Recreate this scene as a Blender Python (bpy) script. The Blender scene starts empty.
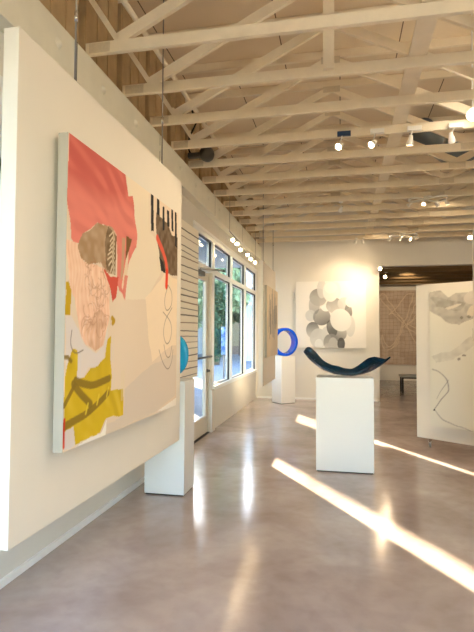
import bpy, math, random
import numpy as np
from mathutils import Vector, Matrix
random.seed(7); rng = np.random.default_rng(11)
SKY = 1.25; EXPO = 2.03; SUN = 32; GLOBE_FILL = 28; SP = .33
SC = bpy.context.scene
COL = SC.collection
R = math.radians

# ------------------------------------------------------------ helpers
def lin(c):
    c = c / 255.0
    return c / 12.92 if c <= 0.04045 else ((c + 0.055) / 1.055) ** 2.4
def rgb(r, g, b): return (lin(r), lin(g), lin(b), 1.0)

class MB:
    """collects shapes; build() links them as ONE mesh object"""
    def __init__(self): self.v = []; self.f = []; self.sm = []
    def add(self, vs, fs, smooth=False):
        n = len(self.v); self.v += [tuple(p) for p in vs]
        self.f += [tuple(n + i for i in q) for q in fs]; self.sm += [smooth] * len(fs)
        return self
    def box(self, x0, x1, y0, y1, z0, z1, M=None):
        vs = [(x, y, z) for z in (z0, z1) for y in (y0, y1) for x in (x0, x1)]
        if M is not None: vs = [tuple(M @ Vector(p)) for p in vs]
        return self.add(vs, [(0, 2, 3, 1), (4, 5, 7, 6), (0, 1, 5, 4), (2, 6, 7, 3), (0, 4, 6, 2), (1, 3, 7, 5)])
    def beam(self, a, b, w, h, up=(0, 0, 1)):
        """rectangular bar from a to b, w sideways, h along up"""
        a = Vector(a); b = Vector(b); d = (b - a).normalized(); s = d.cross(Vector(up))
        if s.length < 1e-4: s = d.cross(Vector((1, 0, 0)))
        s.normalize(); u = s.cross(d).normalized()
        vs = []
        for p in (a, b):
            for i, j in ((-1, -1), (1, -1), (1, 1), (-1, 1)): vs.append(p + s * (i * w / 2) + u * (j * h / 2))
        return self.add(vs, [(0, 3, 2, 1), (4, 5, 6, 7), (0, 1, 5, 4), (1, 2, 6, 5), (2, 3, 7, 6), (3, 0, 4, 7)])
    def tube(self, pts, r, n=10, cap=True):
        pts = [Vector(p) for p in pts]; rings = []
        rr = r if isinstance(r, (list, tuple)) else [r] * len(pts)
        ref = Vector((0, 0, 1))
        d0 = (pts[1] - pts[0]).normalized()
        if abs(d0.dot(ref)) > .95: ref = Vector((1, 0, 0))
        s = d0.cross(ref).normalized(); vs = []
        for i, p in enumerate(pts):
            d = (pts[min(i + 1, len(pts) - 1)] - pts[max(i - 1, 0)]).normalized()
            s = (s - d * s.dot(d)).normalized(); u = d.cross(s)
            for k in range(n):
                t = 2 * math.pi * k / n
                vs.append(p + (s * math.cos(t) + u * math.sin(t)) * rr[i])
        fs = []
        for i in range(len(pts) - 1):
            for k in range(n):
                a = i * n + k; b = i * n + (k + 1) % n
                fs.append((a, b, b + n, a + n))
        if cap:
            fs.append(tuple(range(n - 1, -1, -1))); fs.append(tuple((len(pts) - 1) * n + k for k in range(n)))
        return self.add(vs, fs, True)
    def lathe(self, prof, c=(0, 0, 0), axis=(0, 0, 1), n=24):
        """prof: list of (radius, distance along axis) from c"""
        ax = Vector(axis).normalized(); s = ax.cross(Vector((0, 0, 1)))
        if s.length < 1e-3: s = Vector((1, 0, 0))
        s.normalize(); u = ax.cross(s); c = Vector(c); vs = []
        for r, h in prof:
            for k in range(n):
                t = 2 * math.pi * k / n
                vs.append(c + ax * h + (s * math.cos(t) + u * math.sin(t)) * max(r, 1e-4))
        fs = []
        for i in range(len(prof) - 1):
            for k in range(n):
                a = i * n + k; b = i * n + (k + 1) % n
                fs.append((a, b, b + n, a + n))
        return self.add(vs, fs, True)
    def build(self, name, mat, parent=None, bevel=0, local=False):
        me = bpy.data.meshes.new(name)
        off = Vector((0, 0, 0))
        if parent is not None and not local:
            p = parent
            while p is not None: off += p.location; p = p.parent
        me.from_pydata([tuple(Vector(q) - off) for q in self.v], [], self.f)
        me.polygons.foreach_set('use_smooth', self.sm)
        me.materials.append(mat); me.update()
        o = bpy.data.objects.new(name, me); COL.objects.link(o)
        if parent is not None: o.parent = parent
        if bevel:
            m = o.modifiers.new('bevel', 'BEVEL'); m.width = bevel; m.segments = 2; m.limit_method = 'ANGLE'; m.angle_limit = R(40)
        return o

def tag(o, label=None, cat=None, group=None, kind=None):
    if label: o['label'] = label
    if cat: o['category'] = cat
    if group: o['group'] = group
    if kind: o['kind'] = kind
    return o
def thing(name, label, cat, loc=(0, 0, 0), rotz=0, group=None):
    o = bpy.data.objects.new(name, None); COL.objects.link(o)
    o.location = loc; o.rotation_euler = (0, 0, rotz); o.empty_display_size = .1
    return tag(o, label, cat, group)
def struct(name, loc=(0, 0, 0)):
    o = bpy.data.objects.new(name, None); COL.objects.link(o); o.location = loc
    return tag(o, kind='structure')
def copy_tree(o, parent=None):
    c = o.copy(); COL.objects.link(c)
    if parent is not None: c.parent = parent
    for ch in list(o.children): copy_tree(ch, c)
    return c

# ------------------------------------------------------------ materials
def nt(name):
    m = bpy.data.materials.new(name); m.use_nodes = True
    t = m.node_tree; t.nodes.clear()
    out = t.nodes.new('ShaderNodeOutputMaterial')
    return m, t, out
def pbr(name, col, rough=.6, metal=0, spec=.5, var=0, scale=6, bump=0, bscale=80, trans=0, ior=1.45, emis=None, estr=0, coat=0, col2=None):
    m, t, out = nt(name); b = t.nodes.new('ShaderNodeBsdfPrincipled')
    t.links.new(b.outputs[0], out.inputs[0])
    b.inputs['Base Color'].default_value = col; b.inputs['Roughness'].default_value = rough
    b.inputs['Metallic'].default_value = metal; b.inputs['Specular IOR Level'].default_value = spec
    b.inputs['Transmission Weight'].default_value = trans; b.inputs['IOR'].default_value = ior
    b.inputs['Coat Weight'].default_value = coat
    if emis: b.inputs['Emission Color'].default_value = emis; b.inputs['Emission Strength'].default_value = estr
    if var or col2 or bump:
        g = t.nodes.new('ShaderNodeNewGeometry')
    if var or col2:
        n = t.nodes.new('ShaderNodeTexNoise'); n.inputs['Scale'].default_value = scale; n.inputs['Detail'].default_value = 5
        t.links.new(g.outputs['Position'], n.inputs['Vector'])
        r = t.nodes.new('ShaderNodeValToRGB'); t.links.new(n.outputs['Fac'], r.inputs[0])
        c2 = col2 or tuple(min(1, c * (1 - var)) for c in col[:3]) + (1,)
        r.color_ramp.elements[0].color = c2; r.color_ramp.elements[1].color = col
        r.color_ramp.elements[0].position = .35; r.color_ramp.elements[1].position = .65
        t.links.new(r.outputs[0], b.inputs['Base Color'])
    if bump:
        n2 = t.nodes.new('ShaderNodeTexNoise'); n2.inputs['Scale'].default_value = bscale; n2.inputs['Detail'].default_value = 3
        t.links.new(g.outputs['Position'], n2.inputs['Vector'])
        bp = t.nodes.new('ShaderNodeBump'); bp.inputs['Strength'].default_value = bump; bp.inputs['Distance'].default_value = .01
        t.links.new(n2.outputs['Fac'], bp.inputs['Height']); t.links.new(bp.outputs[0], b.inputs['Normal'])
    return m
def glass_mat(name, tint=(.735, .735, .74, 1)):
    m, t, out = nt(name)
    tr = t.nodes.new('ShaderNodeBsdfTransparent'); tr.inputs[0].default_value = tint
    gl = t.nodes.new('ShaderNodeBsdfGlossy'); gl.inputs['Roughness'].default_value = .02
    mx = t.nodes.new('ShaderNodeMixShader'); mx.inputs[0].default_value = .045
    t.links.new(tr.outputs[0], mx.inputs[1]); t.links.new(gl.outputs[0], mx.inputs[2])
    t.links.new(mx.outputs[0], out.inputs[0]); return m
def paint_mat(name, rough=.75):
    m, t, out = nt(name); b = t.nodes.new('ShaderNodeBsdfPrincipled'); t.links.new(b.outputs[0], out.inputs[0])
    a = t.nodes.new('ShaderNodeAttribute'); a.attribute_name = 'paint'
    t.links.new(a.outputs['Color'], b.inputs['Base Color']); b.inputs['Roughness'].default_value = rough
    b.inputs['Specular IOR Level'].default_value = .25
    n = t.nodes.new('ShaderNodeTexNoise'); n.inputs['Scale'].default_value = 160
    g = t.nodes.new('ShaderNodeNewGeometry'); t.links.new(g.outputs['Position'], n.inputs['Vector'])
    bp = t.nodes.new('ShaderNodeBump'); bp.inputs['Strength'].default_value = .15; bp.inputs['Distance'].default_value = .005
    t.links.new(n.outputs['Fac'], bp.inputs['Height']); t.links.new(bp.outputs[0], b.inputs['Normal'])
    return m

M = {}
M['wall'] = pbr('wall_paint', rgb(224, 219, 208), .7, spec=.3, var=.03, scale=2, bump=.08, bscale=60)
M['panel'] = pbr('panel_paint', rgb(228, 221, 208), .65, spec=.3, var=.02, scale=3)
M['white'] = pbr('white_satin', rgb(243, 242, 238), .35, spec=.5)
M['ped'] = pbr('pedestal_white', rgb(226, 225, 221), .4, spec=.5)
M['dark'] = pbr('dark_gap', rgb(45, 42, 40), .7)
M['truss'] = pbr('truss_paint', rgb(238, 225, 198), .6, spec=.35, var=.07, scale=7, bump=.15, bscale=25)
M['sheath'] = pbr('roof_sheathing', rgb(226, 208, 178), .75, spec=.2, var=.12, scale=3)
M['beam'] = pbr('glulam_paint', rgb(232, 228, 210), .55, spec=.4, var=.06, scale=5, bump=.1, bscale=30)
M['steel'] = pbr('steel', rgb(150, 145, 138), .35, metal=.9)
M['plate'] = pbr('nail_plate', rgb(212, 198, 170), .5, var=.08, scale=60)
M['black'] = pbr('black_gasket', rgb(14, 14, 16), .5)
M['frame'] = pbr('window_frame_white', rgb(232, 234, 232), .35)
M['doorf'] = pbr('door_frame_cream', rgb(214, 205, 186), .35)
M['alu'] = pbr('brushed_metal', rgb(170, 172, 172), .3, metal=.8)
M['glass'] = glass_mat('window_glass')
M['chrome'] = pbr('chrome', rgb(215, 215, 215), .12, metal=1)
M['fix'] = pbr('fixture_white', rgb(236, 232, 222), .3)
M['navy'] = pbr('navy_box', rgb(30, 60, 95), .4)
M['bulb'] = pbr('lit_bulb', (1, 1, 1, 1), .3, emis=(1, .74, .42, 1), estr=22)
M['paint'] = paint_mat('canvas_paint')
M['cedge'] = pbr('canvas_edge', rgb(176, 172, 162), .8, var=.05)
M['grey'] = pbr('grey_device', rgb(78, 78, 72), .5)
M['duct'] = pbr('duct_metal', rgb(120, 128, 130), .4, metal=.5)

def floor_mat():
    m, t, out = nt('polished_concrete'); b = t.nodes.new('ShaderNodeBsdfPrincipled'); t.links.new(b.outputs[0], out.inputs[0])
    g = t.nodes.new('ShaderNodeNewGeometry')
    def noise(s, d, dist=0):
        n = t.nodes.new('ShaderNodeTexNoise'); n.inputs['Scale'].default_value = s; n.inputs['Detail'].default_value = d
        n.inputs['Distortion'].default_value = dist; t.links.new(g.outputs['Position'], n.inputs['Vector']); return n
    n1 = noise(1.1, 8, .6); n2 = noise(9, 6, .3)
    r1 = t.nodes.new('ShaderNodeValToRGB'); t.links.new(n1.outputs['Fac'], r1.inputs[0])
    e = r1.color_ramp.elements
    e[0].position = .3; e[0].color = rgb(160, 143, 136); e[1].position = .72; e[1].color = rgb(200, 188, 182)
    k = e.new(.52); k.color = rgb(182, 167, 161)
    mx = t.nodes.new('ShaderNodeMix'); mx.data_type = 'RGBA'; mx.blend_type = 'MULTIPLY'; mx.inputs[0].default_value = .35
    r2 = t.nodes.new('ShaderNodeValToRGB'); t.links.new(n2.outputs['Fac'], r2.inputs[0])
    r2.color_ramp.elements[0].position = .3; r2.color_ramp.elements[0].color = (.72, .70, .68, 1)
    r2.color_ramp.elements[1].position = .6; r2.color_ramp.elements[1].color = (1, 1, 1, 1)
    t.links.new(r1.outputs[0], mx.inputs[6]); t.links.new(r2.outputs[0], mx.inputs[7]); t.links.new(mx.outputs[2], b.inputs['Base Color'])
    mr = t.nodes.new('ShaderNodeMapRange'); t.links.new(n2.outputs['Fac'], mr.inputs[0])
    mr.inputs[3].default_value = .09; mr.inputs[4].default_value = .22
    t.links.new(mr.outputs[0], b.inputs['Roughness']); b.inputs['Specular IOR Level'].default_value = .62
    bp = t.nodes.new('ShaderNodeBump'); bp.inputs['Strength'].default_value = .06; bp.inputs['Distance'].default_value = .02
    n3 = noise(5, 4); t.links.new(n3.outputs['Fac'], bp.inputs['Height']); t.links.new(bp.outputs[0], b.inputs['Normal'])
    return m
M['floor'] = floor_mat()

# ------------------------------------------------------------ painter for the canvases (pigment colours per vertex)
class Canvas:
    def __init__(s, nu, nv, base, aspect=1.0):
        s.nu, s.nv = nu, nv
        u, v = np.meshgrid(np.linspace(0, 1, nu), np.linspace(0, 1, nv)); s.u0, s.v0 = u, v
        s.c = np.empty((nv, nu, 3)); s.c[:] = [lin(k) for k in base]
        s.asp = aspect
        s.n1 = s.noise(14); s.n2 = s.noise(14); s.n3 = s.noise(45); s.n4 = s.noise(5)
        s.u = u; s.v = v; s.warp(.006)
    def noise(s, k):
        g = rng.random((k + 2, k + 2)); x = s.u0 * k; y = s.v0 * k
        i = np.clip(x.astype(int), 0, k); j = np.clip(y.astype(int), 0, k); fx = x - i; fy = y - j
        fx = fx * fx * (3 - 2 * fx); fy = fy * fy * (3 - 2 * fy)
        return (g[j, i] * (1 - fx) * (1 - fy) + g[j, i + 1] * fx * (1 - fy) + g[j + 1, i] * (1 - fx) * fy + g[j + 1, i + 1] * fx * fy) - .5
    def warp(s, a):
        s.u = s.u0 + a * s.n1 * 2; s.v = s.v0 + a * s.n2 * 2
    def mix(s, a, col):
        col = np.array([lin(k) for k in col]); a = np.clip(a, 0, 1)[..., None]
        s.c = s.c * (1 - a) + col * a
    def pmask(s, pts):
        m = np.zeros(s.u.shape, bool); n = len(pts)
        for i in range(n):
            (x1, y1), (x2, y2) = pts[i], pts[(i + 1) % n]
            if y1 == y2: continue
            c = ((s.v >= min(y1, y2)) & (s.v < max(y1, y2)))
            m ^= c & (s.u < x1 + (s.v - y1) * (x2 - x1) / (y2 - y1))
        return m
    def poly(s, pts, col, a=1, tex=0):
        m = s.pmask(pts).astype(float) * a
        if tex: m = m * np.clip(1 - tex + tex * (.5 + 1.6 * s.n3), 0, 1)
        s.mix(m, col)
    def dist(s, pts):
        d = np.full(s.u.shape, 9.)
        for (x1, y1), (x2, y2) in zip(pts, pts[1:]):
            dx, dy = (x2 - x1) * s.asp, y2 - y1; L = dx * dx + dy * dy + 1e-12
            px, py = (s.u - x1) * s.asp, s.v - y1
            t = np.clip((px * dx + py * dy) / L, 0, 1)
            d = np.minimum(d, np.hypot(px - t * dx, py - t * dy))
        return d
    def stroke(s, pts, w, col, a=1, soft=.003):
        if len(pts) > 3 and w < .03:
            for rep in range(2): pts = [pts[0]] + [q for p, c in zip(pts, pts[1:]) for q in ((p[0] * .75 + c[0] * .25, p[1] * .75 + c[1] * .25), (p[0] * .25 + c[0] * .75, p[1] * .25 + c[1] * .75))] + [pts[-1]]
        s.mix(np.clip((w / 2 - s.dist(pts)) / soft + .5, 0, 1) * a, col)
    def ell(s, cx, cy, rx, ry, col, a=1, fade=0, ang=0):
        x = (s.u - cx) * s.asp; y = s.v - cy; ca, sa = math.cos(ang), math.sin(ang)
        X = x * ca + y * sa; Y = -x * sa + y * ca; rx = rx * s.asp
        d = (X / rx) ** 2 + (Y / ry) ** 2; m = np.clip((1 - d) * 12, 0, 1)
        if fade: m = m * np.clip(.5 + fade * .5 * (Y / ry) + .5 * (1 - abs(fade)), 0, 1)
        s.mix(m * a, col)
    def build(s, name, parent, O, U, W, H):
        """O lower-left corner, U unit horizontal direction (world)"""
        O = Vector(O); U = Vector(U); off = Vector((0, 0, 0)); p = parent
        while p is not None: off += p.location; p = p.parent
        O = O - off
        uu = s.u0.ravel() * W; vv = s.v0.ravel() * H
        co = np.stack([O.x + U.x * uu, O.y + U.y * uu, O.z + vv], 1)
        nu, nv = s.nu, s.nv
        i = np.arange(nu - 1)[None, :] + np.arange(nv - 1)[:, None] * nu; i = i.ravel()
        f = np.stack([i, i + 1, i + nu + 1, i + nu], 1)
        me = bpy.data.meshes.new(name); me.from_pydata(co.tolist(), [], f.tolist())
        at = me.color_attributes.new('paint', 'FLOAT_COLOR', 'POINT')
        cc = np.ones((nu * nv, 4), np.float32); cc[:, :3] = s.c.reshape(-1, 3)
        at.data.foreach_set('color', cc.ravel()); me.materials.append(M['paint']); me.update()
        o = bpy.data.objects.new(name, me); COL.objects.link(o); o.parent = parent
        return o

# ============================================================ SETTING
XW = -1.98          # inner face of the window wall
YB = 12.0           # back wall
XR = 7.2; YF = -3.2; ZC = 4.58
def S(name, mb, mat, **k): return tag(mb.build(name, mat, **k), kind='structure')

S('floor', MB().box(-2.16, XR, YF, 18.0, -.1, 0), M['floor'])
w = MB()
T0, T1 = XW - .10, XW
w.box(T0, T1, YF, -1.4, 0, 3.62)
w.box(T0, T1, -1.4, 2.63, 0, .65); w.box(T0, T1, -1.4, 2.63, 3.03, 3.62)
w.box(T0, T1, 2.63, 6.62, 0, 3.62)
w.box(T0, T1, 6.62, YB + .2, 3.03, 3.62)
w.box(T0, T1, 7.8, 11.9, 0, .65)
w.box(T0, T1, 11.9, YB + .2, 0, 3.03)
w.box(T0, T1 + .035, 7.6, 7.8, 0, .64); w.box(T0, T1, 7.6, 7.8, .64, .65)
w.box(T0, T1 + .03, 11.93, YB, 0, 3.2)
w.box(T0 - .02, T0 + .1, YF, YB, 3.6, ZC)
w.build; S('wall_left', w, M['wall'])
w = MB()
w.box(T0, .87, YB, YB + .2, 0, ZC); w.box(.87, XR, YB, YB + .2, 3.1, ZC); w.box(5.6, XR, YB, YB + .2, 0, 3.1)
S('wall_back', w, M['wall'])
w = MB(); w.box(XR, XR + .15, YF, 18.2, 0, ZC); S('wall_right', w, M['wall'])
w = MB(); w.box(T0, -1.2, YF - .15, YF, 0, ZC); w.box(-1.2, 2.6, YF - .15, YF, 0, .4); w.box(-1.2, 2.6, YF - .15, YF, 3.3, ZC); w.box(2.6, XR, YF - .15, YF, 0, ZC)
S('wall_front', w, M['wall'])
w = MB(); w.box(-1.0, XR, 17.8, 18.0, 0, 3.6); w.box(-1.1, -1.0, YB + .2, 17.8, 0, 3.6)
S('wall_far_room', w, M['wall'])
# ceiling: plywood sheathing with joints
m, t, out = nt('plywood_sheathing'); b = t.nodes.new('ShaderNodeBsdfPrincipled'); t.links.new(b.outputs[0], out.inputs[0])
g = t.nodes.new('ShaderNodeNewGeometry'); br = t.nodes.new('ShaderNodeTexBrick'); t.links.new(g.outputs['Position'], br.inputs['Vector'])
br.inputs['Color1'].default_value = rgb(232, 215, 186); br.inputs['Color2'].default_value = rgb(224, 206, 174); br.inputs['Mortar'].default_value = rgb(110, 90, 65)
br.inputs['Scale'].default_value = 1; br.inputs['Brick Width'].default_value = 1.22; br.inputs['Row Height'].default_value = 2.0; br.inputs['Mortar Size'].default_value = .006
t.links.new(br.outputs['Color'], b.inputs['Base Color']); b.inputs['Roughness'].default_value = .8
M['ply'] = m
S('ceiling', MB().box(T0 - .1, XR + .1, YF - .15, YB + .2, ZC, ZC + .1), M['ply'])
cf = S('ceiling_far_room', MB().box(-1.1, XR, YB + .2, 18.0, 3.5, 3.6), M['ply'])
M['dkwood'] = pbr('far_room_beam', rgb(150, 122, 78), .6, var=.2, scale=5)
bm = MB()
for y in (12.7, 13.5, 14.3, 15.1, 15.9, 16.7): bm.box(-1.0, XR, y, y + .09, 3.14, 3.5)
S('trim_3', bm, M['dkwood'])
S('baseboard_left', MB().box(XW, XW + .02, YF, 6.6, 0, .045), M['white'])
S('baseboard_back', MB().box(XW, .87, YB - .015, YB, 0, .04), M['white'])
# crown strip over the windows
S('trim_2', MB().box(XW, XW + .035, 2.6, YB, 3.36, 3.42).box(XW, XW + .02, 6.6, 11.9, 3.03, 3.07), M['white'])
# glulam beam with bolt heads
XB = -1.87
be = tag(MB().box(-2.14, XB, YF, YB, 3.30, 3.62).build('trim_1', M['beam'], bevel=.006), kind='structure')
y = .3
while y < 11.8:
    MB().lathe([(0, .022), (.014, .022), (.022, .014), (.032, .004), (.042, -.002)], (XB, y + .1, 3.47), (1, 0, 0), 10).build('bolt', M['beam'], be)
    y += .66
for y in (2.25, 3.28, 5.0, 7.4, 9.6): MB().box(XB - .002, XB + .0015, y, y + .006, 3.31, 3.62).build('seam', M['dark'], be)
# end blocking boards above the beam
bl = MB()
for k in range(-4, 13):
    y0 = 3.47 + .66 * k
    bl.box(-1.99, -1.93, y0 + .02, y0 + .60, 3.621, 4.57)
    for j in range(3): bl.box(-1.93, -1.922, y0 + .03 + .19 * j, y0 + .2 + .19 * j, 3.621, 4.56)
S('trim_4', bl, pbr('blocking_boards', rgb(186, 160, 120), .7, var=.15, scale=8))

# ---- windows and door
def pane_unit(parent, y0, y1, z0, z1, fr='frame'):
    """dark gasket frame and one pane in the opening y0..y1, z0..z1 (window wall)"""
    g = MB(); a, b_ = XW - .045, XW - .014; e = .016
    g.box(a, b_, y0, y0 + e, z0, z1); g.box(a, b_, y1 - e, y1, z0, z1)
    g.box(a, b_, y0 + e, y1 - e, z1 - e, z1); g.box(a, b_, y0 + e, y1 - e, z0, z0 + .006)
    g.build('gasket', M['black'], parent)
    f = MB(); a, b_ = XW - .08, XW - .046; e = .02
    f.box(a, b_, y0, y0 + e, z0, z1); f.box(a, b_, y1 - e, y1, z0, z1)
    f.box(a, b_, y0 + e, y1 - e, z1 - e, z1); f.box(a, b_, y0 + e, y1 - e, z0, z0 + e)
    f.build('pane_frame', M['frame'], parent)
    MB().box(XW - .066, XW - .06, y0 + .02, y1 - .02, z0 + .02, z1 - .02).build('glass', M['glass'], parent)
w1 = struct('window_1')
f = MB(); a, b_ = XW - .09, XW + .012
f.box(a, b_, 6.62, 11.9, 2.96, 3.03)                      # head
f.box(a, b_, 7.66, 7.8, .65, 2.96); f.box(a, b_, 9.03, 9.15, .65, 2.96); f.box(a, b_, 10.40, 10.54, .65, 2.96); f.box(a, b_, 11.84, 11.9, .65, 2.96)
f.box(a, b_, 7.8, 9.03, 2.46, 2.54); f.box(a, b_, 9.15, 10.4, 2.46, 2.54); f.box(a, b_, 10.54, 11.84, 2.46, 2.54)
f.box(a, b_ + .02, 7.8, 11.9, .63, .69); f.box(a, b_, 6.62, 7.66, 2.46, 2.54); f.box(a, b_, 6.62, 6.72, 2.54, 2.96)
f.build('window_frame', M['frame'], w1, bevel=.004)
for y0, y1 in ((7.8, 9.03), (9.15, 10.40), (10.54, 11.84)):
    pane_unit(w1, y0, y1, .69, 2.46); pane_unit(w1, y0, y1, 2.54, 2.96)
pane_unit(w1, 6.72, 7.66, 2.54, 2.96)
w2 = struct('window_2')
f = MB(); f.box(a, b_, -1.4, 2.63, 2.96, 3.03); f.box(a, b_, -1.4, 2.63, .65, .69); f.box(a, b_, -1.4, 2.63, 2.46, 2.54)
for y in (-1.4, -.1, 1.2, 2.55): f.box(a, b_, y, y + .08, .69, 2.96)
f.build('window_frame', M['frame'], w2)
for y0, y1 in ((-1.32, -.1), (-.02, 1.2), (1.28, 2.55)):
    pane_unit(w2, y0, y1, .69, 2.46); pane_unit(w2, y0, y1, 2.54, 2.96)
w3 = struct('fill_window')  # window added behind the camera to let in fill daylight
f = MB()
for x in (-1.2, .65, 2.52): f.box(x, x + .08, YF - .12, YF - .02, .4, 3.3)
f.box(-1.2, 2.6, YF - .12, YF - .02, .4, .48); f.box(-1.2, 2.6, YF - .12, YF - .02, 3.22, 3.3)
f.build('window_frame', M['frame'], w3)
MB().box(-1.12, 2.52, YF - .075, YF - .069, .48, 3.22).build('glass', M['glass'], w3)
d1 = struct('door_1')
f = MB(); a, b_ = XW - .09, XW - .03
f.box(a, b_, 6.64, 6.76, .012, 2.44); f.box(a, b_, 7.46, 7.585, .012, 2.44)
f.box(a, b_, 6.76, 7.46, .012, .27); f.box(a, b_, 6.76, 7.46, 2.32, 2.44)
f.build('door_leaf', M['doorf'], d1, bevel=.005)
MB().box(XW - .09, XW + .012, 7.59, 7.66, 0, 2.46).box(XW - .09, XW + .012, 6.6, 6.635, 0, 2.46).build('door_frame', M['doorf'], d1)
MB().box(XW - .09, XW + .0, 6.64, 7.585, 0, .01).build('threshold', M['dark'], d1)
MB().box(XW - .078, XW - .072, 6.76, 7.46, .27, 2.32).build('glass', M['glass'], d1)
h = MB(); h.tube([(XW + .045, 6.74, 1.17), (XW + .045, 7.5, 1.17)], .016); h.tube([(XW - .03, 6.8, 1.17), (XW + .045, 6.8, 1.17)], .012); h.tube([(XW - .03, 7.48, 1.17), (XW + .045, 7.48, 1.17)], .012)
h.build('push_bar', M['grey'], d1)
MB().lathe([(.0, .05), (.016, .05), (.02, .02), (.028, .0)], (XW - .03, 7.52, .95), (1, 0, 0), 14).build('lock_cylinder', M['grey'], d1)
c = MB(); c.box(XW - .03, XW + .05, 6.75, 7.1, 2.35, 2.42); c.build('door_closer', M['grey'], d1, bevel=.01)
c = MB(); c.tube([(XW + .02, 6.95, 2.45), (-1.72, 7.3, 2.455)], .016); c.tube([(XW + .02, 6.95, 2.40), (XW + .02, 6.95, 2.46)], .014)
c.build('closer_arm', M['alu'], d1); MB().tube([(-1.725, 7.293, 2.455), (-1.70, 7.327, 2.455)], .022).build('arm_cap', M['grey'], d1)

# ============================================================ ROOF TRUSSES
ORD = ['first', 'second', 'third', 'fourth', 'fifth', 'sixth', 'seventh', 'eighth', 'ninth', 'tenth', 'eleventh', 'twelfth', 'thirteenth']
ZB, HC, TH = 3.62, .09, .038
def make_truss():
    r = thing('roof_truss', 'x', 'roof truss', (0, 3.45, ZB), group='exposed wooden roof trusses')
    y0, y1 = 3.45, 3.45 + TH
    MB().box(-1.895, XR, y0, y1, ZB, ZB + HC).build('bottom_chord', M['truss'], r, bevel=.003)
    MB().box(-2.0, XR, y0, y1, 4.49, 4.578).build('top_chord', M['truss'], r)
    yc = (y0 + y1) / 2
    nodes = [(-1.89, 4.10), (-1.64, 3.715), (-.1, 4.485), (1.45, 3.715), (3.0, 4.485), (4.55, 3.715), (6.1, 4.485), (7.15, 3.9)]
    for (xa, za), (xb, zb) in zip(nodes, nodes[1:]):
        MB().beam((xa, yc, za), (xb, yc, zb), TH - .002, .085 if xa > -1.8 else .04).build('web', M['truss'], r)
    for i, (x, z, wd) in enumerate(((-1.78, ZB + .045, .17), (1.45, ZB + .05, .2), (-.1, 4.47, .2))):
        p = MB(); p.box(x - wd / 2, x + wd / 2, y0 - .003, y0 - .0005, z - .038, z + .036)
        for q in range(7): p.box(x - wd / 2 + .012 + q * (wd - .03) / 6, x - wd / 2 + .018 + q * (wd - .03) / 6, y0 - .0045, y0 - .003, z - .03, z + .03)
        p.build('nail_plate', M['plate'], r)
    return r
tr0 = make_truss(); trusses = [tr0]
for k in range(1, 13):
    c = copy_tree(tr0); c.location.y = 3.45 + .66 * k; trusses.append(c)
for k, c in enumerate(trusses):
    c['label'] = 'cream wooden roof truss across the ceiling, %s of the row from the camera' % ORD[k]
kp = MB(); yk = 3.45 + .66
kp.box(-.135, -.045, yk - .04, yk - .002, 3.66, 4.56); kp.build('king_post', M['truss'], trusses[1])
trusses[1]['label'] = 'cream wooden roof truss with vertical king post, second of the row from the camera'
br_ = tag(MB().box(.53, .67, 2.9, 11.9, ZB + HC, ZB + HC + .02).build('ceiling_brace', M['truss']), 'long cream brace board running lengthwise on top of the bottom chords of the trusses', 'brace board')
cp = thing('conduit_pipe', 'round cream conduit pipe running lengthwise through the trusses at upper left', 'pipe', (-1.44, 2.9, 3.93))
MB().tube([(-1.56, 2.6, 3.95), (-1.54, 6.6, 3.95)], .022, 12).build('pipe', M['truss'], cp)
for y in (3.9, 5.6): MB().tube([(-1.555, y, 3.95), (-1.555, y + .05, 3.95)], .03, 12).build('coupling', M['truss'], cp)

# grey ball shaped device with its cable on the beam
dv = thing('ceiling_device', 'dark grey rounded device with a looped cable sitting between trusses on the beam', 'device', (-1.66, 6.0, 3.72))
MB().lathe([(0, -.10), (.05, -.095), (.085, -.05), (.095, 0), (.085, .05), (.06, .08), (0, .09)], (-1.62, 5.98, 3.74), (0, -1, 0), 20).build('housing', M['grey'], dv)
MB().box(-1.86, -1.70, 5.94, 6.02, 3.70, 3.76).build('bracket', M['grey'], dv, bevel=.01)
MB().tube([(-1.83, 5.97, 3.76), (-1.86, 5.95, 3.84), (-1.83, 5.93, 3.95), (-1.78, 5.9, 4.02), (-1.74, 5.9, 4.1), (-1.8, 5.9, 4.3)], .012, 8).build('cable', M['black'], dv)
# duct
du = thing('air_duct', 'grey metal air duct hanging above the truss chords at upper right', 'duct', (1.55, 7.7, 4.2))
MB().tube([(1.05, 6.9, 4.2), (1.5, 7.6, 4.15), (2.3, 8.1, 4.1), (3.4, 8.3, 4.12)], .17, 18).build('duct_body', M['duct'], du)
for i, p in enumerate(((1.28, 7.25), (1.9, 7.85), (2.85, 8.2))): MB().tube([(p[0] - .02, p[1] - .012, 4.16 - .02 * i), (p[0] + .02, p[1] + .012, 4.16 - .02 * i)], .182, 18).build('collar', M['steel'], du)

# ============================================================ HANGING PANELS AND PAINTINGS
def hanging_panel(label, xf, y0, y1, z0, z1, rods, th=.06):
    r = thing('hanging_panel', label, 'display panel', (xf - th / 2, (y0 + y1) / 2, z0))
    MB().box(xf - th, xf, y0, y1, z0, z1).build('board', M['panel'], r, bevel=.003)
    for y in rods:
        o = MB().tube([(xf - th / 2, y, z1 - .005), (xf - th / 2, y, 4.50)], .006, 8).build('hanging_rod', M['steel'], r)
        MB().tube([(xf - th / 2, y, 3.30), (xf - th / 2, y, 3.36)], .011, 8).build('turnbuckle', M['chrome'], o)
        MB().box(xf - th / 2 - .02, xf - th / 2 + .02, y - .03, y + .03, z1 - .001, z1 + .02).build('hanger_clip', M['steel'], r)
    return r
hanging_panel('large white display panel hanging at left behind the big pink and yellow painting', -1.45, 2.03, 4.47, .535, 2.92, (2.6, 4.04), .08)
hanging_panel('far hanging white display panel by the windows, carrying the canvas of grey vertical strokes', -1.305, 8.57, 10.26, .615, 2.78, (8.75, 10.08), .055)

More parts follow.
